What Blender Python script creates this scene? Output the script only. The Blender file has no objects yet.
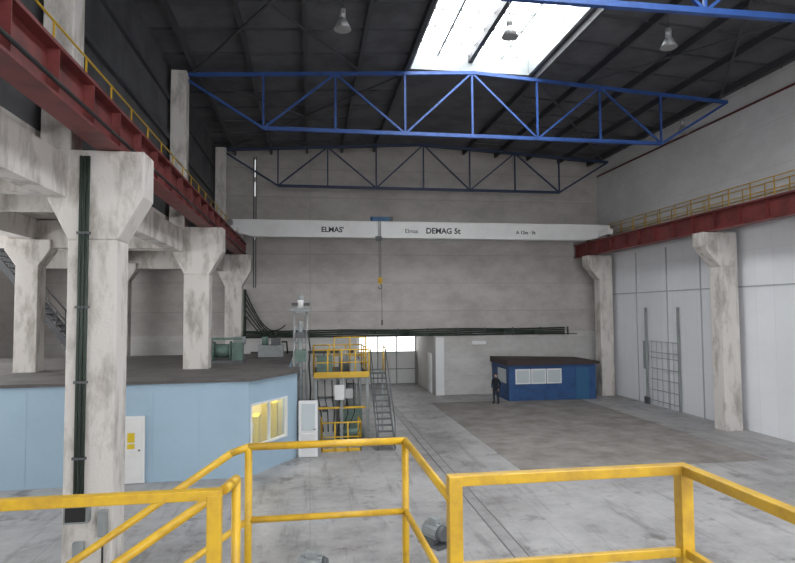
import bpy, math, random
from mathutils import Vector, Matrix
random.seed(4)
R=math.radians
scene=bpy.context.scene
scene.view_settings.view_transform='Standard'
scene.view_settings.look='None'

# ---------------------------------------------------------------- materials
def mat(name,col,rough=0.6,metal=0.0,var=0.0,scale=1.0,bump=0.0,col2=None,emit=None,es=1.0,detail=6,zs=1.0,p0=.34,p1=.56):
    m=bpy.data.materials.new(name); m.use_nodes=True
    nt=m.node_tree; b=nt.nodes['Principled BSDF']
    b.inputs['Base Color'].default_value=(*col,1)
    b.inputs['Roughness'].default_value=rough
    b.inputs['Metallic'].default_value=metal
    if var>0 or bump>0 or col2:
        g=nt.nodes.new('ShaderNodeNewGeometry')
        mp=nt.nodes.new('ShaderNodeMapping'); mp.inputs['Scale'].default_value=(1,1,zs); nt.links.new(g.outputs['Position'],mp.inputs['Vector'])
        n=nt.nodes.new('ShaderNodeTexNoise'); n.inputs['Scale'].default_value=scale
        n.inputs['Detail'].default_value=detail; n.inputs['Roughness'].default_value=0.65
        nt.links.new(mp.outputs[0],n.inputs['Vector'])
        r=nt.nodes.new('ShaderNodeValToRGB')
        c2=col2 if col2 else tuple(c*(1-var) for c in col)
        r.color_ramp.elements[0].position=p0; r.color_ramp.elements[0].color=(*c2,1)
        r.color_ramp.elements[1].position=p1; r.color_ramp.elements[1].color=(*col,1)
        nt.links.new(n.outputs['Fac'],r.inputs['Fac'])
        nt.links.new(r.outputs['Color'],b.inputs['Base Color'])
        if bump>0:
            n2=nt.nodes.new('ShaderNodeTexNoise'); n2.inputs['Scale'].default_value=scale*9
            nt.links.new(g.outputs['Position'],n2.inputs['Vector'])
            bp=nt.nodes.new('ShaderNodeBump'); bp.inputs['Strength'].default_value=bump; bp.inputs['Distance'].default_value=0.03
            nt.links.new(n2.outputs['Fac'],bp.inputs['Height']); nt.links.new(bp.outputs['Normal'],b.inputs['Normal'])
    if emit:
        b.inputs['Emission Color'].default_value=(*emit,1); b.inputs['Emission Strength'].default_value=es
    return m

def wall_mat(name,col,colb,seam,ph,pw,axis='X',stain=0.6,mortar=0.018):
    m=bpy.data.materials.new(name); m.use_nodes=True
    nt=m.node_tree; N=nt.nodes; L=nt.links; b=N['Principled BSDF']; b.inputs['Roughness'].default_value=0.8
    g=N.new('ShaderNodeNewGeometry'); s=N.new('ShaderNodeSeparateXYZ'); L.new(g.outputs['Position'],s.inputs[0])
    cmb=N.new('ShaderNodeCombineXYZ')
    L.new(s.outputs[axis],cmb.inputs['X']); L.new(s.outputs['Z'],cmb.inputs['Y'])
    br=N.new('ShaderNodeTexBrick'); br.offset=0.0
    br.inputs['Scale'].default_value=1.0; br.inputs['Brick Width'].default_value=pw; br.inputs['Row Height'].default_value=ph
    br.inputs['Mortar Size'].default_value=mortar; br.inputs['Mortar Smooth'].default_value=0.4
    br.inputs['Color1'].default_value=(*col,1); br.inputs['Color2'].default_value=(*[c*0.95 for c in col],1); br.inputs['Mortar'].default_value=(*seam,1)
    L.new(cmb.outputs[0],br.inputs['Vector'])
    mp=N.new('ShaderNodeMapping'); mp.inputs['Scale'].default_value=(1,1,1.6); L.new(g.outputs['Position'],mp.inputs['Vector'])
    n=N.new('ShaderNodeTexNoise'); n.inputs['Scale'].default_value=0.35; n.inputs['Detail'].default_value=10; n.inputs['Roughness'].default_value=0.75
    L.new(mp.outputs[0],n.inputs['Vector'])
    r=N.new('ShaderNodeValToRGB'); r.color_ramp.elements[0].position=0.38; r.color_ramp.elements[0].color=(stain,stain,stain,1)
    r.color_ramp.elements[1].position=0.60; r.color_ramp.elements[1].color=(0,0,0,1)
    L.new(n.outputs['Fac'],r.inputs['Fac'])
    mx=N.new('ShaderNodeMixRGB'); mx.inputs[2].default_value=(*colb,1)
    L.new(r.outputs['Color'],mx.inputs[0]); L.new(br.outputs['Color'],mx.inputs[1]); L.new(mx.outputs[0],b.inputs['Base Color'])
    return m

M={}
def floor_mat():
    m=bpy.data.materials.new('concrete_floor'); m.use_nodes=True
    nt=m.node_tree; N=nt.nodes; L=nt.links; b=N['Principled BSDF']
    g=N.new('ShaderNodeNewGeometry')
    n=N.new('ShaderNodeTexNoise'); n.inputs['Scale'].default_value=0.3; n.inputs['Detail'].default_value=12; n.inputs['Roughness'].default_value=0.78
    L.new(g.outputs['Position'],n.inputs['Vector'])
    r=N.new('ShaderNodeValToRGB'); e=r.color_ramp.elements
    e[0].position=0.34; e[0].color=(0.19,0.18,0.175,1); e[1].position=0.60; e[1].color=(0.45,0.44,0.44,1)
    k=e.new(0.46); k.color=(0.35,0.34,0.34,1)
    L.new(n.outputs['Fac'],r.inputs['Fac'])
    br=N.new('ShaderNodeTexBrick'); br.offset=0; br.inputs['Scale'].default_value=1; br.inputs['Brick Width'].default_value=6; br.inputs['Row Height'].default_value=5.5
    br.inputs['Mortar Size'].default_value=0.012; br.inputs['Color1'].default_value=(1,1,1,1); br.inputs['Color2'].default_value=(.94,.94,.94,1); br.inputs['Mortar'].default_value=(.75,.73,.7,1)
    L.new(g.outputs['Position'],br.inputs['Vector'])
    mx=N.new('ShaderNodeMixRGB'); mx.blend_type='MULTIPLY'; mx.inputs[0].default_value=1
    L.new(r.outputs['Color'],mx.inputs[1]); L.new(br.outputs['Color'],mx.inputs[2])
    last=mx
    def layer(scale,sc,p0,p1,dark):
        mp=N.new('ShaderNodeMapping'); mp.inputs['Scale'].default_value=sc; L.new(g.outputs['Position'],mp.inputs['Vector'])
        sp=N.new('ShaderNodeTexNoise'); sp.inputs['Scale'].default_value=scale; sp.inputs['Detail'].default_value=7; sp.inputs['Roughness'].default_value=.65; L.new(mp.outputs[0],sp.inputs['Vector'])
        rs=N.new('ShaderNodeValToRGB'); rs.color_ramp.elements[0].position=p0; rs.color_ramp.elements[0].color=(*dark,1); rs.color_ramp.elements[1].position=p1; rs.color_ramp.elements[1].color=(1,1,1,1)
        L.new(sp.outputs['Fac'],rs.inputs['Fac'])
        m2=N.new('ShaderNodeMixRGB'); m2.blend_type='MULTIPLY'; m2.inputs[0].default_value=1
        L.new(last.outputs[0],m2.inputs[1]); L.new(rs.outputs[0],m2.inputs[2]); return m2
    last=layer(0.9,(1,1,1),.33,.42,(.48,.46,.44))      # oil stains
    last=layer(2.6,(1,.12,1),.36,.46,(.72,.71,.70))    # tyre scuffs along the hall
    last=layer(0.16,(1,1,1),.40,.5,(.78,.77,.76))      # broad damp areas
    L.new(last.outputs[0],b.inputs['Base Color'])
    n2=N.new('ShaderNodeTexNoise'); n2.inputs['Scale'].default_value=0.8; L.new(g.outputs['Position'],n2.inputs['Vector'])
    mr=N.new('ShaderNodeMapRange'); mr.inputs['To Min'].default_value=0.28; mr.inputs['To Max'].default_value=0.6
    L.new(n2.outputs['Fac'],mr.inputs['Value']); L.new(mr.outputs['Result'],b.inputs['Roughness'])
    return m
M['floor']=floor_mat()
M['patch']=mat('worn_dusty_floor_patch',(0.31,0.285,0.27),0.75,col2=(0.19,0.17,0.155),scale=.9,bump=0.2,detail=12,p0=.36,p1=.62)
M['wallback']=wall_mat('back_wall_panels',(0.55,0.515,0.49),(0.35,0.32,0.30),(0.34,0.31,0.29),1.8,60,'X',0.7)
M['wallwhite']=wall_mat('whitewashed_wall',(0.62,0.60,0.585),(0.40,0.38,0.36),(0.5,0.48,0.46),1.2,60,'X',0.65)
M['wallright']=wall_mat('white_cladding',(0.84,0.85,0.88),(0.74,0.74,0.77),(0.68,0.68,0.71),8.0,1.0,'Y',0.4,0.01)
M['wallrightup']=wall_mat('white_cladding_upper',(0.76,0.75,0.75),(0.56,0.54,0.54),(0.62,0.61,0.62),1.9,60,'Y',0.6)
M['darkwall']=mat('dark_upper_wall',(0.10,0.10,0.107),0.8,var=0.5,scale=0.5)
M['roof']=mat('dark_roof_deck',(0.12,0.12,0.13),0.85,var=0.4,scale=0.6)
M['steel']=mat('dark_steel',(0.06,0.06,0.066),0.6)
M['seam']=mat('cladding_joint_grey',(0.42,0.43,0.45),0.6)
M['conc']=mat('whitewashed_concrete',(0.66,0.62,0.585),0.85,col2=(0.38,0.345,0.31),scale=1.9,bump=0.35,detail=12,zs=.35,p0=.36,p1=.52)
M['red']=mat('dark_red_paint',(0.19,0.038,0.036),0.5,var=0.5,scale=1.5)
M['blue']=mat('blue_truss_paint',(0.028,0.085,0.30),0.5,var=0.3,scale=2)
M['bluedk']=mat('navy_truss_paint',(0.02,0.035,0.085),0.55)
M['crane']=mat('crane_white_paint',(0.76,0.75,0.74),0.45,var=0.08,scale=1)
M['text']=mat('black_lettering',(0.02,0.02,0.025),0.6)
M['yellow']=mat('yellow_paint',(0.66,0.40,0.025),0.42,col2=(0.50,0.29,0.03),scale=7)
M['yellow2']=mat('yellow_rail_paint',(0.62,0.38,0.03),0.5)
M['cabin']=mat('light_blue_paint',(0.36,0.49,0.60),0.6,var=0.07,scale=0.7)
M['cabinroof']=mat('cabin_roof_felt',(0.12,0.11,0.105),0.9,var=0.4,scale=1)
M['booth']=mat('booth_blue_paint',(0.03,0.09,0.24),0.6,var=0.25,scale=2)
M['boothroof']=mat('booth_roof',(0.06,0.04,0.04),0.8)
M['white']=mat('white_pvc',(0.78,0.78,0.78),0.4)
M['grey']=mat('grey_machine_paint',(0.30,0.32,0.32),0.5,var=0.2,scale=3)
M['green']=mat('grey_green_machine_paint',(0.13,0.20,0.17),0.5,var=0.3,scale=3)
M['dgrey']=mat('dark_grey_machine',(0.09,0.095,0.10),0.5)
M['cable']=mat('dark_green_cable',(0.035,0.05,0.04),0.6)
M['black']=mat('black_rubber',(0.015,0.015,0.015),0.5)
M['rail']=mat('worn_steel_rail',(0.17,0.16,0.15),0.45,0.3)
M['chan']=mat('floor_channel_cover',(0.31,0.30,0.30),0.5,var=.3,scale=2)
M['glass']=mat('glass_reflective',(0.55,0.6,0.62),0.1)
gm=bpy.data.materials.new('clear_glass'); gm.use_nodes=True; gb=gm.node_tree.nodes['Principled BSDF']
gb.inputs['Base Color'].default_value=(.9,.95,.95,1); gb.inputs['Roughness'].default_value=.02; gb.inputs['Alpha'].default_value=.12
M['clear']=gm
M['interior']=mat('pale_interior_wall',(0.72,0.66,0.36),0.6)
M['ymach']=mat('yellow_machine_enamel',(0.72,0.55,0.04),0.4)
M['lamptube']=mat('fluorescent_tube',(.9,.9,.9),.5,emit=(1,.93,.7),es=45)  # glow of the light strips added inside the cabin
M['sky']=mat('skylight_glazing',(0.8,0.8,0.8),0.5,emit=(0.95,0.98,1.0),es=11.0)
M['win']=mat('daylight_glazing',(0.8,0.8,0.8),0.5,emit=(0.95,0.98,1.0),es=6.8)  # glow of the windows added out of view as light sources
M['winlow']=mat('frosted_gate_glazing',(0.8,0.8,0.8),0.5,emit=(0.97,0.99,1.0),es=2.5)
M['slit']=mat('dusty_slit_glazing',(0.6,0.6,0.6),0.5,emit=(0.97,0.99,1.0),es=.6)
M['skin']=mat('skin',(0.5,0.3,0.22),0.6)
M['hair']=mat('dark_hair',(0.02,0.015,0.012),0.8)
M['sign']=mat('warning_sign_yellow',(0.7,0.5,0.02),0.5)
M['lampal']=mat('lamp_aluminium',(0.36,0.36,0.36),0.4,0.3)
M['hoist']=mat('hoist_blue',(0.03,0.12,0.25),0.5)

# ---------------------------------------------------------------- mesh builder
class MB:
    def __init__(s): s.v=[]; s.f=[]; s.m=[]; s.sm=[]; s.mats=[]
    def mi(s,k):
        if k not in s.mats: s.mats.append(k)
        return s.mats.index(k)
    def add(s,vs,fs,k,smooth=False):
        o=len(s.v); s.v+= [tuple(v) for v in vs]; i=s.mi(k)
        for j,f in enumerate(fs):
            s.f.append([a+o for a in f]); s.m.append(i); s.sm.append(smooth if isinstance(smooth,bool) else smooth[j])
        return s
    def box(s,x0,x1,y0,y1,z0,z1,k):
        vs=[(x,y,z) for z in(z0,z1) for y in(y0,y1) for x in(x0,x1)]
        return s.add(vs,[(0,2,3,1),(4,5,7,6),(0,1,5,4),(2,6,7,3),(0,4,6,2),(1,3,7,5)],k)
    def beam(s,p,q,w,h,k):
        p=Vector(p);q=Vector(q);d=(q-p).normalized()
        a=d.cross(Vector((0,0,1)))
        if a.length<1e-3: a=Vector((1,0,0))
        a.normalize(); u=a.cross(d).normalized(); a=a*w/2;u=u*h/2
        vs=[p-a-u,p+a-u,p+a+u,p-a+u,q-a-u,q+a-u,q+a+u,q-a+u]
        return s.add(vs,[(0,1,2,3),(7,6,5,4),(0,4,5,1),(1,5,6,2),(2,6,7,3),(3,7,4,0)],k)
    def cyl(s,p,q,r,k,n=12,r2=None):
        p=Vector(p);q=Vector(q);d=(q-p).normalized();r2=r if r2 is None else r2
        a=d.cross(Vector((0,0,1)))
        if a.length<1e-3:a=Vector((1,0,0))
        a.normalize();u=d.cross(a)
        vs=[];fs=[];sm=[]
        for i in range(n):
            t=2*math.pi*i/n; w=a*math.cos(t)+u*math.sin(t); vs.append(p+w*r); vs.append(q+w*r2)
        for i in range(n):
            j=(i+1)%n; fs.append((2*i,2*j,2*j+1,2*i+1)); sm.append(True)
        fs.append([2*i for i in range(n)][::-1]); fs.append([2*i+1 for i in range(n)]); sm+=[False,False]
        return s.add(vs,fs,k,sm)
    def tube(s,pts,r,k,n=10):
        for a,b in zip(pts[:-1],pts[1:]): s.cyl(a,b,r,k,n)
        for p in pts[1:-1]: s.sph(p,r,k,8,6)
        return s
    def sph(s,c,r,k,n=12,m=8,sc=(1,1,1)):
        c=Vector(c);vs=[];fs=[]
        for j in range(m+1):
            t=math.pi*j/m
            for i in range(n):
                f=2*math.pi*i/n
                vs.append((c.x+r*sc[0]*math.sin(t)*math.cos(f),c.y+r*sc[1]*math.sin(t)*math.sin(f),c.z+r*sc[2]*math.cos(t)))
        for j in range(m):
            for i in range(n):
                i2=(i+1)%n; fs.append((j*n+i,(j+1)*n+i,(j+1)*n+i2,j*n+i2))
        return s.add(vs,fs,k,True)
    def prism(s,pts,z0,z1,k,ktop=None):
        n=len(pts); vs=[(x,y,z0) for x,y in pts]+[(x,y,z1) for x,y in pts]
        s.add(vs,[[i for i in range(n)][::-1]]+[(i,(i+1)%n,(i+1)%n+n,i+n) for i in range(n)],k)
        return s.add([(x,y,z1) for x,y in pts],[list(range(n))],ktop or k)
    def prismy(s,pts,y0,y1,k):
        n=len(pts); vs=[(x,y0,z) for x,z in pts]+[(x,y1,z) for x,z in pts]
        return s.add(vs,[[i for i in range(n)],[i+n for i in range(n)][::-1]]+[(i,i+n,(i+1)%n+n,(i+1)%n) for i in range(n)],k)
    def slab(s,a,d,nrm,s0,s1,z0,z1,o0,o1,k):
        vs=[]
        for o_ in(o0,o1):
            for z in(z0,z1):
                for t in(s0,s1):
                    q=a+d*t+nrm*o_; vs.append((q.x,q.y,z))
        return s.add(vs,[(0,1,3,2),(4,6,7,5),(0,4,5,1),(2,3,7,6),(0,2,6,4),(1,5,7,3)],k)
    def obj(s,name,parent=None,bevel=0):
        xs=[v[0] for v in s.v];ys=[v[1] for v in s.v];zs=[v[2] for v in s.v]
        o=Vector(((min(xs)+max(xs))/2,(min(ys)+max(ys))/2,min(zs)))
        me=bpy.data.meshes.new(name)
        me.from_pydata([tuple(Vector(v)-o) for v in s.v],[],s.f)
        for k in s.mats: me.materials.append(M[k])
        me.polygons.foreach_set('material_index',s.m); me.polygons.foreach_set('use_smooth',s.sm)
        me.update()
        ob=bpy.data.objects.new(name,me); ob.location=o; scene.collection.objects.link(ob)
        if parent: ob.parent=parent; ob.matrix_parent_inverse=Matrix.Translation(parent.location).inverted()
        if bevel:
            b=ob.modifiers.new('bevel','BEVEL'); b.width=bevel; b.segments=2; b.limit_method='ANGLE'
        return ob

XL,XR,YB,YF=-5.6,19.3,37.0,-12.0
XA=-16.0
COLY=[2.0,13.0,24.0,35.0]
def zr(x): return 16.1-0.06*abs(x-7)

# ---------------------------------------------------------------- room shell
MB().box(XA-.3,XR+.3,YF-.3,YB+6.6,-.3,0,'floor').obj('floor')
MB().box(7.05,16.2,19.0,34.0,0,0.012,'patch').obj('wood_block_floor_patch')
w=MB(); w.box(XA,2.9,YB,YB+.3,0,4.0,'wallwhite'); w.box(7.9,XR+.3,YB,YB+.3,0,4.0,'wallwhite')
w.box(XA,XR+.3,YB,YB+.3,4.0,16.4,'wallback'); w.obj('wall_back')
w=MB(); w.box(2.6,2.9,YB+.3,YB+6.3,0,4.0,'wallwhite'); w.box(7.9,8.2,YB+.3,YB+6.3,0,4.0,'wallwhite')
w.box(2.6,8.2,YB+6.3,YB+6.6,0,4.3,'wallwhite'); w.box(2.6,8.2,YB+.3,YB+6.3,4.0,4.3,'conc'); w.obj('wall_corridor')
w=MB(); w.box(XR,XR+.3,YF,YB,0,9.2,'wallright'); w.box(XR,XR+.3,YF,YB,9.2,15.7,'wallrightup'); w.obj('wall_right')
w=MB()
w.box(XR-.05,XR-.001,YF+.1,YB-.1,6.36,6.42,'seam')
for y in [18.2,20.4,26.6,29.4,32.4]: w.box(XR-.05,XR-.001,y,y+.05,0,8.8,'seam')
w.cyl((XR-.08,YF+.2,14.4),(XR-.08,YB-.2,14.4),.05,'red',8)
w.obj('trim_1')
w=MB(); w.box(XA-.3,XA,YF,YB,0,9.2,'wallwhite'); w.obj('wall_left')
w=MB(); w.box(XL-.2,XL,YF,YB,9.2,15.6,'darkwall')
for z in (10.6,12.2,13.8): w.box(XL,XL+.12,YF+.1,YB-.1,z,z+.16,'steel')
w.obj('wall_clerestory')
w=MB(); w.box(XA-.3,XR+.3,YF-.3,YF,0,16.4,'wallback'); w.obj('wall_front')
MB().box(XA-.3,XL-.0,YF,YB,9.0,9.2,'conc').obj('ceiling_aisle')
r=MB()
def deck(xa,xb,ya,yb):
    xs=sorted({xa,xb,*[x for x in (7.0,) if xa<x<xb]})
    for a,b in zip(xs[:-1],xs[1:]):
        vs=[(a,ya,zr(a)),(b,ya,zr(b)),(b,yb,zr(b)),(a,yb,zr(a)),(a,ya,zr(a)+.15),(b,ya,zr(b)+.15),(b,yb,zr(b)+.15),(a,yb,zr(a)+.15)]
        r.add(vs,[(0,3,2,1),(4,5,6,7),(0,1,5,4),(2,3,7,6),(0,4,7,3),(1,2,6,5)],'roof')
deck(XL-.2,4.2,YF,YB); deck(9.8,XR+.3,YF,YB)
SK=[(-11,-1),(1.2,12.2),(14.2,24.7)]
ys=[YF]+[a for s in SK for a in s]+[YB]
for i in range(0,len(ys),2): deck(4.2,9.8,ys[i],ys[i+1])
r.obj('ceiling')
p=MB()
for x in [-4.6,-2.4,-0.2,2.0,4.05,9.95,12.1,14.3,16.5,18.6]:
    p.beam((x,YF+.1,zr(x)-.16),(x,YB-.1,zr(x)-.16),.14,.30,'steel')
for y in range(-11,37,2):
    p.beam((XL+.1,y,zr(XL)-.04),(4.1,y,zr(4.1)-.04),.06,.08,'steel'); p.beam((9.9,y,zr(9.9)-.04),(XR-.1,y,zr(XR)-.04),.06,.08,'steel')
for (xa,ya,xb,yb) in [(-4.6,13.3,2,23.9),(2,13.3,-4.6,23.9),(12.1,13.3,18.6,23.9),(18.6,13.3,12.1,23.9),(-4.6,24.3,4,34.9),(4,24.3,-4.6,34.9),(10,24.3,18.6,34.9)]:
    p.beam((xa,ya,zr(xa)-.36),(xb,yb,zr(xb)-.36),.09,.06,'steel')
p.obj('roof_purlins')
for a,b in SK:
    k=MB()
    k.box(4.2,9.8,a,b,16.75,16.8,'sky')
    for x in (4.2,9.68): k.box(x,x+.12,a,b,zr(4.2),16.74,'grey')
    for y in (a,b-.12): k.box(4.32,9.68,y,y+.12,zr(4.2),16.74,'grey')
    k.box(6.9,7.1,a+.12,b-.12,16.35,16.7,'steel')
    k.box(5.5,5.56,a+.12,b-.12,16.6,16.7,'grey'); k.box(8.4,8.46,a+.12,b-.12,16.6,16.7,'grey')
    xx=4.9
    while xx<9.6:
        if abs(xx-7)>.3: k.box(xx,xx+.03,a+.12,b-.12,16.68,16.74,'grey')
        xx+=.7
    yy=a+1.2
    while yy<b-.5:
        k.box(4.32,9.68,yy,yy+.05,16.64,16.74,'grey'); yy+=1.35
    k.obj('skylight')

for i,(x0,x1) in enumerate([(-3,4),(6,12),(13,18)]):  # unseen windows behind the camera, added to light the back wall
    k=MB(); k.box(x0,x1,YF+.01,YF+.05,4.5,12.5,'win')
    for x in [x0+(x1-x0)*t/5 for t in range(6)]: k.box(x-.04,x+.04,YF+.05,YF+.12,4.5,12.5,'grey')
    for z in (4.5,6.5,8.5,10.5,12.5): k.box(x0,x1,YF+.05,YF+.12,z-.04,z+.04,'grey')
    k.obj('window_%d'%(i+1))
for i,(y0,y1) in enumerate([(-6,4),(8,18),(20,31)]):  # unseen side windows, added to bring light into the aisle
    k=MB(); k.box(XA+.01,XA+.05,y0,y1,4.2,8.2,'win')
    for t in range(9):
        y=y0+(y1-y0)*t/8; k.box(XA+.05,XA+.12,y-.04,y+.04,4.2,8.2,'grey')
    for z in (4.2,6.2,8.2): k.box(XA+.05,XA+.12,y0,y1,z-.04,z+.04,'grey')
    k.obj('window_%d'%(i+4))
k=MB()
for z0,z1 in [(9.9,10.6),(12.6,13.5),(13.8,14.9)]: k.box(-3.43,-3.36,YB-.03,YB-.001,z0,z1,'slit')
k.box(-3.5,-3.43,YB-.05,YB-.001,6.9,15.1,'dgrey'); k.box(-3.36,-3.30,YB-.05,YB-.001,6.9,15.1,'dgrey')
k.obj('window_7')

# ---------------------------------------------------------------- columns
for y in COLY:
    c=MB()
    c.box(-4.85,-3.9,y-.38,y+.38,0,6.9,'conc')
    c.prismy([(-4.85,6.9),(-3.9,6.9),(-3.4,7.8),(-3.4,8.74),(-5.3,8.74),(-5.3,7.8)],y-.38,y+.38,'conc')
    c.box(-5.45,-4.85,y-.3,y+.3,8.74,15.0,'conc')
    c.obj('concrete_column',bevel=.03)
for y in COLY:
    c=MB()
    c.box(18.1,18.95,y-.38,y+.38,0,7.3,'conc')
    c.prismy([(18.1,7.3),(18.95,7.3),(18.95,8.84),(17.3,8.84),(17.3,8.2)],y-.38,y+.38,'conc')
    c.obj('concrete_column',bevel=.03)
for y in COLY[2:]:
    c=MB(); c.box(-10.9,-10.1,y-.35,y+.35,0,8.2,'conc'); c.prismy([(-10.9,7.2),(-10.1,7.2),(-9.7,7.8),(-9.7,8.2),(-11.3,8.2),(-11.3,7.8)],y-.36,y+.36,'conc')
    c.obj('concrete_column',bevel=.03)
b=MB()
b.box(-5.32,-4.88,YF+.1,YB-.05,7.75,8.6,'conc')
b.obj('concrete_tie_beam')
b=MB(); b.box(-10.75,-10.25,YF+.1,YB-.05,8.2,8.98,'conc'); b.obj('concrete_tie_beam')
b=MB()
for y in COLY[1:]: b.box(XA+.05,-5.4,y-.2,y+.2,7.9,8.95,'conc')
for y in (18.5,29.5): b.box(XA+.05,-5.4,y-.1,y+.1,8.4,8.95,'conc')
b.obj('aisle_cross_beams')

# ---------------------------------------------------------------- crane runways
def runway(xc,dz=0):
    g=MB()
    y0,y1=YF+.2,YB-.1
    g.box(xc-.02,xc+.02,y0,y1,8.8+dz,9.62+dz,'red')
    g.box(xc-.24,xc+.24,y0,y1,8.75+dz,8.8+dz,'red'); g.box(xc-.22,xc+.22,y0,y1,9.56+dz,9.62+dz,'red')
    y=y0+.5
    while y<y1: 
        g.box(xc-.2,xc+.2,y-.012,y+.012,8.8+dz,9.56+dz,'red'); y+=1.5
    g.box(xc-.035,xc+.035,y0,y1,9.62+dz,9.68+dz,'rail')
    return g
g=runway(-4.1)
g.cyl((-3.84,YF+.3,8.95),(-3.84,YB-.2,8.95),.035,'black',8)
g.obj('crane_runway_beam')
g=runway(17.7,.1); g.obj('crane_runway_beam')
def rail_y(x,y0,y1,z0,h,step=1.5,r=.022):
    k=MB()
    for z in (z0+h,z0+h*.55): k.cyl((x,y0,z),(x,y1,z),r,'yellow2',8)
    y=y0
    while y<=y1+.01: k.cyl((x,y,z0),(x,y,z0+h),r,'yellow2',8); y+=step
    return k
k=rail_y(-4.45,YF+.3,33.2,9.58,.95); k.box(-4.75,-4.3,YF+.3,33.4,9.52,9.58,'steel'); k.obj('runway_walkway_railing')
k=rail_y(18.45,YF+.3,36.6,9.62,1.1,1.3,.025); k.box(17.95,19.25,YF+.3,YB-.2,9.54,9.62,'red')
for z in (10.72,10.25): k.cyl((19.15,YF+.3,z),(19.15,36.6,z),.025,'yellow2',8)
y=YF+.3
while y<36.6: k.cyl((19.15,y,9.62),(19.15,y,10.72),.022,'yellow2',8); y+=1.3
k.obj('runway_walkway_railing')

# ---------------------------------------------------------------- crane
c=MB(); yc=34.0
c.prismy([(-4.3,9.95),(-3.2,9.68),(16.9,9.68),(18.38,10.02),(18.38,10.6),(-4.3,10.6)],yc-.3,yc+.3,'crane')
c.box(-4.33,18.4,yc-.36,yc+.36,10.6,10.64,'crane')
for x,dz in ((-4.1,0),(17.7,.1)):
    c.box(x-.16,x+.16,yc-1.6,yc+1.6,9.78+dz,10.12+dz,'crane')
    for y in (yc-1.3,yc+1.3): c.cyl((x-.08,y,9.82+dz),(x+.08,y,9.82+dz),.14,'dgrey',14)
crane=c.obj('overhead_bridge_crane')
h=MB(); h.box(3.6,4.6,yc-.25,yc+.25,10.64,10.9,'hoist'); h.cyl((3.5,yc,10.8),(4.8,yc,10.8),.16,'hoist',14); h.box(4.6,4.8,yc-.2,yc+.2,10.64,10.95,'dgrey')
h.box(3.75,4.1,yc-.5,yc-.37,9.5,9.75,'dgrey')
for dx in(-.05,.05): h.cyl((4.0+dx,yc-.43,7.35),(4.0+dx,yc-.43,10.7),.018,'dgrey',6)
h.box(3.9,4.1,yc-.5,yc-.36,6.98,7.35,'yellow2'); h.cyl((3.87,yc-.43,7.2),(4.13,yc-.43,7.2),.13,'yellow2',12)
hp=[(4.0+.1*math.cos(t),yc-.43,6.82+.12*math.sin(t)) for t in [R(a) for a in range(90,-181,-30)]]
h.tube(hp,.025,'dgrey',8)
h.cyl((4.1,yc-.43,7.1),(4.1,yc-.43,4.9),.013,'black',6); h.box(4.05,4.15,yc-.47,yc-.39,4.6,4.9,'dgrey')
h.obj('hoist_trolley',crane)
def text(body,x,z,size,name,off=.008):
    cu=bpy.data.curves.new(name,'FONT'); cu.body=body; cu.size=size; cu.extrude=.004; cu.offset=off
    o=bpy.data.objects.new(name,cu); scene.collection.objects.link(o); o.data.materials.append(M['text'])
    o.parent=crane; o.location=Vector((x,yc-.306,z))-crane.location; o.rotation_euler=(R(90),0,0)
text('ELMAS\'',.62,9.98,.42,'lettering_1',.012); text('Elmas',5.5,9.98,.34,'lettering_2',.002); text('DEMAG 5t',6.75,9.97,.46,'lettering_3',.014); text('A 12m · 5t',12.3,10.0,.28,'lettering_4')

# ---------------------------------------------------------------- trusses
def truss(y,col):
    t=MB(); xb=[-1.9+2.94*i for i in range(7)]; zb=12.9
    zt=lambda x:zr(x)-.42
    t.beam((xb[0],y,zb),(xb[-1],y,zb),.15,.15,col)
    xs=[-5.2]+xb+[19.1]
    for a,b in zip(xs[:-1],xs[1:]):
        m=[a,b] if not (a<7<b) else [a,7,b]
        for p_,q_ in zip(m[:-1],m[1:]): t.beam((p_,y,zt(p_)),(q_,y,zt(q_)),.14,.14,col)
    t.beam((-5.2,y,zt(-5.2)),(xb[0],y,zb),.1,.1,col); t.beam((19.1,y,zt(19.1)),(xb[-1],y,zb),.1,.1,col)
    for i,x in enumerate(xb): t.beam((x,y,zb),(x,y,zt(x)),.08,.08,col)
    for i in range(6):
        a,b=xb[i],xb[i+1]
        if i%2==0: t.beam((a,y,zb),(b,y,zt(b)),.08,.08,col)
        else: t.beam((a,y,zt(a)),(b,y,zb),.08,.08,col)
    t.obj('roof_truss')
for y in (2.1,13.1,24.1): truss(y,'blue')
truss(35.1,'bluedk')
def lamp(x,y,z):
    l=MB(); top=zr(x)-.05
    l.cyl((x,y,z+.3),(x,y,top),.015,'black',6); l.cyl((x,y,z+.1),(x,y,z+.4),.1,'lampal',12)
    l.cyl((x,y,z-.25),(x,y,z+.1),.28,'lampal',18,.1); l.cyl((x,y,z-.27),(x,y,z-.25),.25,'lampal',18)
    l.obj('high_bay_lamp')
lamp(1.0,18,14.5);lamp(6.4,17.8,14.5);lamp(12.0,17.8,14.5);lamp(17.3,24.8,13.9)

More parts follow.
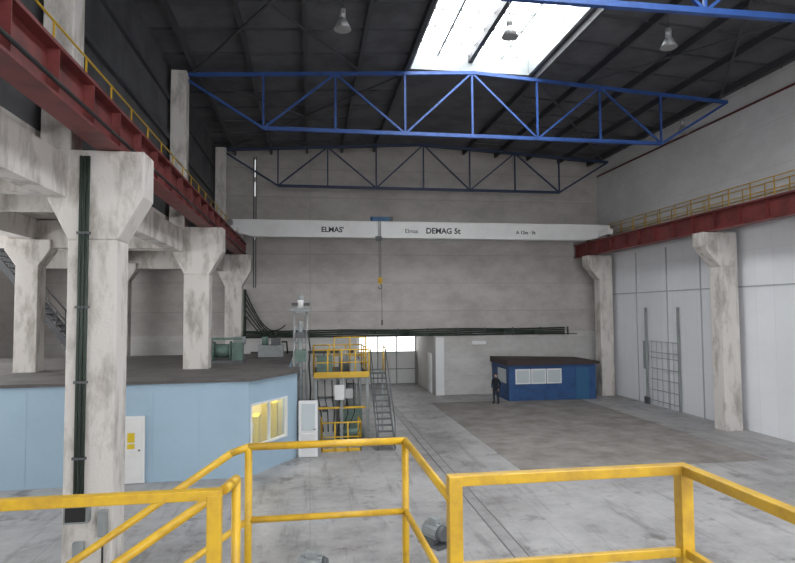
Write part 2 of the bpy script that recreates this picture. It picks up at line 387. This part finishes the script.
# ---------------------------------------------------------------- back wall services
k=MB()
for i,z in enumerate([3.86,3.98,4.1,4.22]):
    pts=[(-4.3+t*2.1,YB-.12-.02*(i%2),z+.05*math.sin(t*1.7+i)*(.5)) for t in range(11)]
    k.tube(pts,.05,'cable',8)
k.box(-4.4,17.6,YB-.1,YB-.001,3.8,3.86,'dgrey')
for t in range(12): k.box(-4+t*1.9,-3.95+t*1.9,YB-.2,YB-.001,3.78,4.3,'dgrey')
k.obj('wall_cable_tray')
k=MB()
for j in range(5):
    pts=[]
    for t in range(13):
        s=t/12; x=-3.9+s*(2.4+.4*j); z=6.6-.35*j-2.0*math.sin(s*math.pi/2)-(.7*math.sin(s*math.pi))
        pts.append((x,YB-.2-.03*j,max(z,3.9)))
    k.tube(pts,.04,'cable',6)
k.cyl((-3.95,YB-.15,3.9),(-3.95,YB-.15,6.8),.08,'cable',8)
k.obj('hanging_cables')
k=MB(); k.box(10.4,11.3,YB-.12,YB-.001,3.2,3.42,'white'); k.box(10.35,11.35,YB-.14,YB-.12,3.18,3.2,'grey'); k.obj('wall_light_fixture')
k=MB()
k.cyl((-3.6,YB-.12,2.9),(2.7,YB-.12,2.9),.09,'dgrey',10)
for x in (-3,-1.2,.6,2.2): k.box(x,x+.5,YB-.3,YB-.001,1.2,2.2,'grey'); k.cyl((x+.25,YB-.12,2.2),(x+.25,YB-.12,2.9),.03,'black',6)
k.obj('wall_distribution_boxes')
yg=YB+6.3
k=MB(); k.box(3.5,7.8,yg-.08,yg-.001,0,2.4,'white'); k.box(3.5,7.8,yg-.06,yg-.001,2.4,3.5,'winlow')
for x in (3.5,4.9,6.3,7.72): k.box(x,x+.08,yg-.12,yg-.08,0,3.5,'grey')
for z in (0,1.1,2.36,3.5): k.box(3.5,7.8,yg-.12,yg-.08,z,z+.06,'grey')
k.box(5.1,5.9,yg-.11,yg-.08,.1,2.1,'crane'); k.obj('door_1')
k=MB(); k.box(7.84,7.899,YB+.8,YB+1.8,0,2.6,'white'); k.box(7.8,7.84,YB+.9,YB+1.7,.1,2.5,'crane'); k.obj('door_2')
k=MB(); k.box(7.95,8.5,YB-.12,YB-.001,0,3.7,'white'); k.box(7.9,7.95,YB-.14,YB-.001,0,3.7,'grey'); k.obj('trim_2')

# blue booth
k=MB(); x0,x1,y0,y1=11.7,17.2,33.7,36.9
k.box(x0,x1,y0,y1,0,2.12,'booth')
k.prismy([(x0-.15,2.12),(x1+.15,2.12),(x1+.15,2.3),(x0-.15,2.45)],y0-.2,y1,'boothroof')
for i in range(3):
    a=x0+.4+i*.98; k.box(a,a+.93,y0-.04,y0-.001,1.0,1.88,'white'); k.box(a+.07,a+.86,y0-.05,y0-.04,1.07,1.81,'glass')
k.box(x1-1.3,x1-.45,y0-.03,y0-.001,0.02,1.95,'hoist')
k.box(x0-.03,x0-.001,y0+.5,y0+2.0,1.0,1.85,'glass')
k.obj('blue_foreman_booth')

# ---------------------------------------------------------------- light-blue cabin
k=MB()
PT=[(-15.9,19.55),(-2.0,20.0),(-.5,22.4),(-.5,23.6),(-.95,23.6),(-.95,31.5),(-15.9,31.5)]
H=3.12
def wallseg(p,q,holes=()):
    a=Vector((*p,0));b=Vector((*q,0));d=(b-a);Ln=d.length;d.normalize();n=Vector((d.y,-d.x,0))
    s=0
    for (s0,s1,z0,z1) in holes:
        k.slab(a,d,n,s,s0,0,H,-.12,0,'cabin'); k.slab(a,d,n,s0,s1,0,z0,-.12,0,'cabin'); k.slab(a,d,n,s0,s1,z1,H,-.12,0,'cabin'); s=s1
    k.slab(a,d,n,s,Ln,0,H,-.12,0,'cabin')
    return a,d,n
for i in range(len(PT)-1):
    if i==1: fa,fd,fn=wallseg(PT[1],PT[2],[(.08,2.2,.9,2.35)])
    else: wallseg(PT[i],PT[i+1])
k.prism([(-15.9,19.45),(-1.93,19.9),(-.4,22.35),(-.4,23.68),(-.88,23.68),(-.88,31.6),(-15.9,31.6)],H,H+.1,'cabinroof')
for s0,s1 in((.08,.15),(1.11,1.16),(2.13,2.2)): k.slab(fa,fd,fn,s0,s1,.9,2.35,-.08,.03,'white')
for z0,z1 in((.9,.97),(2.28,2.35)): k.slab(fa,fd,fn,.08,2.2,z0,z1,-.08,.03,'white')
k.slab(fa,fd,fn,.15,2.13,.97,2.28,-.04,-.03,'clear')
for x in [-3.6,-5,-6.9,-8.7,-10.5,-12.3]:
    y=19.55+(x+15.9)/13.9*.45; k.box(x,x+.02,y-.008,y,0,3.12,'cabin')
k.box(-4.6,-4.5,20.1,26.9,0,H,'interior'); k.box(-4.5,-1.1,25.0,25.1,0,H,'interior')
k.box(-3.2,-1.9,22.6,23.5,.02,1.5,'ymach'); k.box(-3.0,-2.3,22.8,23.4,1.5,2.0,'ymach'); k.box(-1.9,-1.3,23.8,24.5,.02,1.8,'ymach'); k.cyl((-2.8,22.5,1.2),(-2.8,22.6,1.2),.2,'dgrey',14); k.box(-2.5,-2.1,22.56,22.6,.9,1.3,'white')
k.box(-3.6,-1.6,22.2,22.32,2.98,3.05,'lamptube'); k.box(-3.6,-1.4,24.0,24.12,2.98,3.05,'lamptube')  # added light strips to brighten the interior behind the cabin window
cab=k.obj('light_blue_cabin')
k=MB(); yf=lambda x:19.55+(x+15.9)/13.9*.45
k.box(-6.0,-5.2,yf(-5.6)-.07,yf(-5.6)-.015,0.02,2.12,'white'); k.box(-5.93,-5.27,yf(-5.6)-.085,yf(-5.6)-.07,.1,2.05,'crane')
k.box(-5.72,-5.5,yf(-5.6)-.095,yf(-5.6)-.085,1.3,1.6,'sign'); k.box(-5.72,-5.5,yf(-5.6)-.095,yf(-5.6)-.085,1.1,1.25,'sign')
k.cyl((-5.36,yf(-5.6)-.12,1.05),(-5.36,yf(-5.6)-.085,1.05),.03,'dgrey',8); k.obj('door_3')
k=MB()
k.box(-.42,.28,22.2,22.25,0.03,2.1,'white'); k.box(-.32,.18,22.18,22.2,1.0,1.98,'glass'); k.box(-.32,.18,22.18,22.2,.15,.88,'crane')
k.cyl((.22,22.15,1.05),(.12,22.15,1.05),.015,'dgrey',6); k.obj('door_4')

# winch & power pack on cabin roof
zc=3.22
k=MB()
k.box(-4.35,-2.85,26.0,27.0,zc,zc+.12,'dgrey'); k.cyl((-4.1,26.45,zc+.5),(-3.4,26.45,zc+.5),.3,'green',18)
for x in(-4.15,-3.45): k.cyl((x,26.45,zc+.5),(x+.06,26.45,zc+.5),.42,'green',20)
k.box(-3.35,-2.9,26.15,26.75,zc+.12,zc+.85,'green'); k.cyl((-3.3,26.45,zc+.95),(-2.8,26.45,zc+.95),.17,'grey',14)
k.box(-4.45,-4.2,26.2,26.7,zc+.12,zc+.95,'grey'); k.box(-4.4,-2.9,26.25,26.4,zc+.98,zc+1.08,'green')
k.obj('winch')
k=MB()
k.box(-2.5,-1.3,29.2,30.2,zc,zc+.55,'grey'); k.cyl((-2.2,29.7,zc+.55),(-2.2,29.7,zc+.95),.16,'green',14); k.box(-1.9,-1.45,29.4,30,zc+.55,zc+.9,'dgrey')
k.tube([(-1.4,29.6,zc+.7),(-1.15,29.6,zc+.7),(-1.1,29.6,zc+.1)],.04,'black',8)
k.obj('hydraulic_power_pack')
# mast
k=MB()
for x in(-.66,-.14): k.cyl((x,25.2,0),(x,25.2,5.4),.055,'lampal',10)
for z in(2.9,3.5,4.1,4.7,5.3): k.beam((-.72,25.2,z),(-.08,25.2,z),.09,.09,'grey')
k.box(-.84,.04,25.05,25.35,5.4,5.55,'grey'); k.cyl((-.4,25.2,5.55),(-.4,25.2,5.9),.13,'crane',12); k.cyl((-.78,25.2,5.72),(-.02,25.2,5.72),.07,'dgrey',10)
k.cyl((-.4,25.2,1.0),(-.4,25.2,5.0),.1,'grey',12); k.box(-.62,-.18,25.0,25.4,3.3,3.8,'green'); k.box(-.6,-.2,24.95,25.1,4.3,4.55,'dgrey')
k.sph((-.4,25.2,6.0),.13,'grey'); k.box(-.84,.04,24.9,25.5,0,.25,'dgrey')
k.tube([(-.1,25.1,4.6),(.0,25.0,3.9),(-.05,25.0,3.2),(.02,25.0,2.2),(-.05,25.0,.4)],.03,'black',8)
k.obj('hydraulic_test_mast')

# platform
k=MB(); zp=2.75; px0,px1,py0,py1=.15,2.45,24.6,28.4
k.box(px0,px1,py0,py1,zp-.12,zp,'dgrey')
for x in(px0+.08,(px0+px1)/2,px1-.08):
    for y in(py0+.1,py1-.1): k.beam((x,y,0),(x,y,zp-.12),.12,.12,'grey')
k.beam((px0,py0+.1,1.4),(px1,py0+.1,1.4),.08,.08,'yellow2')
def railseg(k,p,q,h=1.05,n=3,col='yellow2',r=.03,mids=(.5,)):
    p=Vector(p);q=Vector(q);Z=Vector((0,0,1))
    k.cyl(p+Z*h,q+Z*h,r,col,10)
    for m_ in mids: k.cyl(p+Z*h*m_,q+Z*h*m_,r*.8,col,8)
    for i in range(n): a_=p.lerp(q,i/(n-1)); k.cyl(a_,a_+Z*h,r,col,10)
railseg(k,(px0,py0+.05,zp),(px1,py0+.05,zp),1.05,5); railseg(k,(px0,py0+.05,zp),(px0,py1,zp),1.05,4); railseg(k,(px0,py1,zp),(px1,py1,zp),1.05,4); railseg(k,(px1,py0+1.4,zp),(px1,py1,zp),1.05,3)
railseg(k,(px0+.9,py0+1.6,zp),(px1,py0+1.6,zp),1.5,3)
k.box(px0,px1,py0-.01,py0+.02,zp-.1,zp+.14,'yellow2')
k.box(.3,.95,25.6,26.4,zp,zp+.7,'green'); k.cyl((1.5,26.8,zp),(1.5,26.8,zp+.95),.22,'grey',14); k.box(1.75,2.2,25.9,26.5,zp,zp+.5,'grey')
plat=k.obj('steel_service_platform')
k=MB()
k.box(.3,1.05,24.95,25.6,.0,1.75,'grey'); k.box(.37,.98,24.92,24.95,.2,1.65,'lampal'); k.box(.5,.7,24.9,24.92,1.2,1.45,'dgrey')
k.box(1.35,2.2,25.2,26.0,0,1.3,'green'); k.cyl((1.75,25.5,1.3),(1.75,25.5,2.3),.22,'grey',14); k.cyl((1.2,24.9,.35),(2.2,24.9,.35),.16,'green',14)
k.box(1.0,1.4,24.5,24.62,1.75,2.35,'crane'); k.box(1.45,1.75,24.5,24.62,1.8,2.2,'lampal')
for i in range(6): k.tube([(.3+.3*i,24.8,2.55),(.32+.3*i,24.75,1.9-.1*i),(.45+.28*i,24.78,1.2),(.55+.2*i,24.85,.4)],.022,'black',6)
k.box(.25,2.3,24.85,26.2,0,.06,'dgrey')
k.obj('hydraulic_test_machine',plat)
k=MB()
for i in range(13):
    t=i/12; z=.2+t*(zp-.25); y=22.8+t*2.65; k.box(2.64,3.25,y,y+.24,z,z+.03,'dgrey')
for x in(2.61,3.27): k.beam((x,22.75,.1),(x,25.65,zp-.05),.04,.18,'dgrey')
for x in(2.61,3.27):
    k.cyl((x,22.8,1.1),(x,25.6,zp+1.0),.022,'dgrey',8)
    for t in(0,.5,1): k.cyl((x,22.8+t*2.8,.15+t*(zp-.2)),(x,22.8+t*2.8,1.1+t*(zp-.1)),.022,'dgrey',8)
k.box(2.5,3.3,25.65,26.5,zp-.1,zp,'grey')
for x in (2.58,3.22): k.beam((x,26.4,0),(x,26.4,zp-.1),.08,.08,'grey')
railseg(k,(3.27,25.7,zp),(3.27,26.45,zp),1.05,2)
k.obj('platform_stair',plat)
k=MB(); railseg(k,(.45,23.0,0),(1.95,23.0,0),1.1,4); railseg(k,(.45,23.0,0),(.45,24.2,0),1.1,2); railseg(k,(1.95,23.0,0),(1.95,24.2,0),1.1,2)
k.box(.45,1.95,22.99,23.01,0,.12,'yellow2'); k.obj('yellow_guard_rail')

# aisle steel staircase
k=MB(); n=20
for i in range(n+1):
    t=i/n; x=-9.9-3.7*t; z=3.35+5.0*t
    k.box(x-.14,x+.14,27.0,27.9,z,z+.04,'steel')
for y in(26.97,27.93):
    k.beam((-9.75,y,3.36),(-13.7,y,8.45),.05,.25,'steel'); k.beam((-9.75,y,4.3),(-13.5,y,8.9),.05,.06,'steel')
    for t in(0,.25,.5,.75): k.beam((-9.8-3.8*t,y,3.4+4.95*t),(-9.8-3.8*t,y,4.35+4.55*t),.04,.04,'steel')
    k.beam((-11.7,y,3.24),(-11.7,y,5.9),.08,.08,'steel')
k.obj('steel_staircase')
k=MB(); k.box(-9.2,-8.4,27.5,28.1,3.22,4.6,'grey'); k.box(-9.1,-8.5,27.47,27.5,3.4,4.5,'lampal'); k.box(-8.95,-8.9,27.44,27.47,3.8,4.0,'dgrey'); k.obj('electrical_cabinet')

# ---------------------------------------------------------------- gate frame on right wall
k=MB(); x=XR-.12
for y in(28.4,31.4): k.beam((x,y,0),(x,y,5.5),.10,.10,'grey')
for z in(.3,.9,1.5,2.1,2.7,3.0,3.6): k.beam((x,28.4,z),(x,31.0,z),.04,.04,'grey')
for y in(28.9,29.4,29.9,30.4,30.9): k.beam((x,y,.1),(x,y,3.6),.03,.03,'seam')
k.box(x-.1,x+.02,31.2,31.6,0,.4,'dgrey'); k.box(x-.15,x,31.25,31.5,2.0,3.6,'grey')
k.obj('sliding_mesh_gate')

# ---------------------------------------------------------------- floor track
k=MB()
k.box(4.45,4.75,2,YB+6.1,0,.006,'chan')
for x in(4.42,4.75): k.box(x,x+.03,2,YB+6.1,0,.012,'rail')
k.obj('floor_channel_track')

# ---------------------------------------------------------------- motor units on floor
def motor(x,y,ang):
    k=MB()
    k.box(-.35,.35,-.22,.22,0,.08,'dgrey'); k.cyl((-.26,0,.3),(.22,0,.3),.19,'grey',20); k.cyl((.22,0,.3),(.32,0,.3),.2,'dgrey',20,.15)
    for i in range(12):
        t=2*math.pi*i/12; k.beam((-.24,.2*math.cos(t),.3+.2*math.sin(t)),(.2,.2*math.cos(t),.3+.2*math.sin(t)),.015,.03,'grey')
    k.box(-.12,.1,-.08,.08,.47,.6,'grey'); k.cyl((-.42,0,.3),(-.26,0,.3),.035,'lampal',10)
    for s_ in(-1,1): k.box(-.2,.15,s_*.15-.04,s_*.15+.04,.08,.2,'dgrey')
    o=k.obj('electric_motor'); o.location=(x,y,0); o.rotation_euler=(0,0,ang)
motor(2.85,13.6,R(-60)); motor(0.0,12.15,R(-10))

# ---------------------------------------------------------------- column fittings
k=MB()
for i,x in enumerate([-4.60,-4.53,-4.46]): k.cyl((x,12.57,1.68),(x,12.57,8.6),.032,'cable',8)
for z in(2.5,4,5.5,7): k.box(-4.66,-4.40,12.53,12.6,z,z+.05,'dgrey')
k.obj('cable_riser')
k=MB(); k.box(-4.75,-4.3,12.42,12.61,1.3,1.65,'grey'); k.box(-4.71,-4.34,12.40,12.42,1.34,1.61,'black'); k.box(-4.14,-3.98,12.48,12.61,1.0,1.5,'grey')
k.cyl((-4.06,12.55,.2),(-4.06,12.55,1.0),.02,'black',6); k.box(-4.6,-4.4,12.5,12.61,.6,.9,'grey'); k.obj('wall_control_box')

# ---------------------------------------------------------------- foreground landing and rails
zl=3.7; zh=4.67
k=MB()
k.box(-3.0,1.75,-1.5,2.52,zl-.06,zl,'dgrey'); k.box(-.4,.6,2.52,3.36,zl-.06,zl,'dgrey')
for x,y in((-2.9,-1.4),(1.65,-1.4),(-2.9,2.4),(1.65,2.4),(-.33,3.28),(.53,3.28)): k.beam((x,y,0),(x,y,zl-.06),.12,.12,'grey')
land=k.obj('steel_landing')
s='yellow'
k=MB()
k.beam((.585,2.5,zh),(1.71,2.5,zh),.05,.045,s); k.beam((1.69,2.47,zh),(1.69,-1.4,zh),.05,.045,s)
k.beam((.585,2.5,4.3),(1.69,2.5,4.3),.03,.04,s); k.beam((1.69,2.5,4.3),(1.69,-1.4,4.3),.03,.04,s)
for x,y in((.615,2.5),(1.69,2.5),(1.69,1.0),(1.69,-.4)): k.beam((x,y,zl),(x,y,zh+.02),.06,.06,s)
k.beam((.585,2.5,zl+.07),(1.69,2.5,zl+.07),.01,.12,s)
k.obj('railing_right',land,bevel=.004)
k=MB()
k.beam((-.35,2.48,zh),(-3.0,2.48,zh),.045,.04,s)
k.beam((-.38,2.48,4.3),(-3.0,2.48,4.3),.03,.04,s)
for x in(-.38,-1.6,-2.95): k.beam((x,2.48,zl),(x,2.48,zh),.055,.055,s)
k.obj('railing_left',land,bevel=.004)
k=MB(); rr=.02
k.tube([(-.35,2.53,zh),(-.33,2.6,zh),(-.32,2.68,zh)],.02,s)
k.tube([(-.32,2.68,zl),(-.32,2.68,zh),(-.37,2.68,zh-.04),(-3.0,2.68,zh-.04-2.63*.66)],rr,s,14)
k.tube([(-.32,2.68,4.28),(-3.0,2.68,4.28-2.68*.66)],rr*.8,s,14)
k.tube([(.60,2.48,zh-.08),(.53,3.3,zh),(-.33,3.3,zh),(-.42,3.3,zh-.03),(-3.0,3.3,zh-.03-2.58*.66)],rr,s,14)
k.tube([(.60,2.48,4.2),(.53,3.3,4.28),(-.33,3.3,4.28),(-3.0,3.3,4.28-2.67*.66)],rr*.85,s,14)
k.cyl((.53,3.3,zl),(.53,3.3,zh),rr,s,14); k.cyl((-.33,3.3,zl),(-.33,3.3,zh),rr,s,14)
for x in(-1.6,-2.9):
    for y in(2.68,3.3): k.cyl((x,y,zl-(-.35-x)*.66-.15),(x,y,zh-.03-(-.37-x)*.66),rr,s,12)
k.obj('stair_handrail',land)
k=MB()
for y in(2.72,3.26): k.beam((-.45,y,zl-.14),(-5.6,y,.05),.04,.22,'dgrey')
for i in range(19):
    t=(i+.5)/19; x=-.42-t*5.1; k.box(x-.13,x+.13,2.74,3.24,zl-.1-t*3.6,zl-.07-t*3.6,'dgrey')
k.obj('stair_flight',land)

# ---------------------------------------------------------------- person
def clothmat():
    m=bpy.data.materials.new('work_clothes'); m.use_nodes=True; nt=m.node_tree; N=nt.nodes;L=nt.links;b=N['Principled BSDF']; b.inputs['Roughness'].default_value=.85
    tc=N.new('ShaderNodeTexCoord'); s_=N.new('ShaderNodeSeparateXYZ'); L.new(tc.outputs['Object'],s_.inputs[0])
    r_=N.new('ShaderNodeValToRGB'); r_.color_ramp.interpolation='CONSTANT'; e=r_.color_ramp.elements
    e[0].position=0;e[0].color=(.01,.01,.01,1); e[1].position=.05;e[1].color=(.022,.024,.035,1); k_=e.new(.48);k_.color=(.014,.015,.02,1)
    mr=N.new('ShaderNodeMapRange'); mr.inputs['From Max'].default_value=2; L.new(s_.outputs['Z'],mr.inputs['Value']); L.new(mr.outputs['Result'],r_.inputs['Fac']); L.new(r_.outputs['Color'],b.inputs['Base Color'])
    return m
person=bpy.data.objects.new('standing_man',None); scene.collection.objects.link(person); person.location=(10.6,32.8,0.012)
def skin(name,verts,edges,rad,roots,m,sub=2):
    me=bpy.data.meshes.new(name); me.from_pydata(verts,edges,[]); o=bpy.data.objects.new(name,me); scene.collection.objects.link(o); o.parent=person
    me.materials.append(m); sk=o.modifiers.new('skin','SKIN'); sk.use_smooth_shade=True
    if not me.skin_vertices: 
        bpy.context.view_layer.objects.active=o; bpy.ops.mesh.customdata_skin_add()
    d_=me.skin_vertices[0].data
    for i,r_ in enumerate(rad): d_[i].radius=r_ if isinstance(r_,tuple) else (r_,r_); d_[i].use_root=(i in roots)
    sb=o.modifiers.new('sub','SUBSURF'); sb.levels=sub; sb.render_levels=sub
    return o
V=[(0,0,.95),(0,0,1.1),(0,-.01,1.28),(0,0,1.43),(0,0,1.52)]; Rr=[(.16,.12),(.145,.11),(.175,.12),(.10,.08),(.055,.055)]
E=[(0,1),(1,2),(2,3),(3,4)]
for sg in(1,-1):
    o_=len(V); V+=[(.18*sg,0,1.40),(.25*sg,.04,1.13),(.21*sg,-.10,.92)]; Rr+=[.068,.05,.036]; E+=[(3,o_),(o_,o_+1),(o_+1,o_+2)]
    o_=len(V); V+=[(.095*sg,0,.86),(.12*sg,-.015,.49),(.135*sg,.02,.09),(.15*sg,-.15,.045)]; Rr+=[.10,.07,.05,(.045,.04)]; E+=[(0,o_),(o_,o_+1),(o_+1,o_+2),(o_+2,o_+3)]
skin('body',V,E,Rr,{0},clothmat())
V=[];E=[];Rr=[];roots=set()
for sg in(1,-1):
    o_=len(V); roots.add(o_); bx=.205*sg
    V+=[(bx,-.11,.905),(bx,-.135,.84)]; Rr+=[(.025,.03),(.018,.04)]; E.append((o_,o_+1))
    for j,(dy,ln) in enumerate([(-.03,.07),(-.01,.08),(.01,.075),(.03,.06)]):
        q=len(V); roots.add(q); y=-.135+dy
        V+=[(bx,y,.83),(bx-.006*sg,y-.008,.83-ln*.55),(bx-.025*sg,y-.004,.83-ln)]; Rr+=[.009,.0085,.0075]; E+=[(q,q+1),(q+1,q+2)]
    q=len(V); roots.add(q); V+=[(bx,-.155,.87),(bx-.01*sg,-.185,.845),(bx-.015*sg,-.19,.815)]; Rr+=[.011,.010,.008]; E+=[(q,q+1),(q+1,q+2)]
skin('hands',V,E,Rr,roots,M['skin'],1)
k=MB(); hc=(0,-.015,1.635)
k.sph(hc,.1,'skin',20,14,(.78,.95,1.2)); k.sph((0,-.02,1.575),.06,'skin',14,10,(.9,1.0,.8))
k.sph((0,-.0,1.675),.103,'hair',20,14,(.8,.9,1.0)); k.sph((0,.01,1.64),.1,'hair',16,12,(.8,.92,1.0))
k.sph((0,-.06,1.62),.062,'skin',16,12,(1.0,.8,1.15))
k.add([(-.014,-.112,1.61),(.014,-.112,1.61),(0,-.14,1.612),(0,-.114,1.655)],[(0,2,3),(2,1,3),(0,1,2)],'skin')
for sg in(1,-1):
    k.sph((.028*sg,-.106,1.64),.009,'white',8,6); k.sph((.028*sg,-.113,1.64),.005,'hair',6,5); k.sph((.08*sg,-.01,1.63),.022,'skin',8,6,(.4,.8,1.2))
k.box(-.022,.022,-.113,-.106,1.583,1.588,'red')
k.cyl((0,0,1.5),(0,-.01,1.58),.048,'skin',12)
hd=k.obj('head'); hd.parent=person
person.rotation_euler=(0,0,R(-40))

# ---------------------------------------------------------------- world & camera
wd=bpy.data.worlds.new('overcast_sky'); scene.world=wd; wd.use_nodes=True
wd.node_tree.nodes['Background'].inputs[0].default_value=(.8,.87,.95,1); wd.node_tree.nodes['Background'].inputs[1].default_value=1.0
cd=bpy.data.cameras.new('camera'); cam=bpy.data.objects.new('camera',cd); scene.collection.objects.link(cam); scene.camera=cam
cd.sensor_width=36; cd.lens=585/795*36; cd.clip_start=.05; cd.clip_end=200
cam.matrix_world=Matrix.Translation((0,0,5.4))@Matrix.Rotation(R(-8.5),4,'Z')@Matrix.Rotation(R(92.9),4,'X')@Matrix.Rotation(R(-.4),4,'Z')
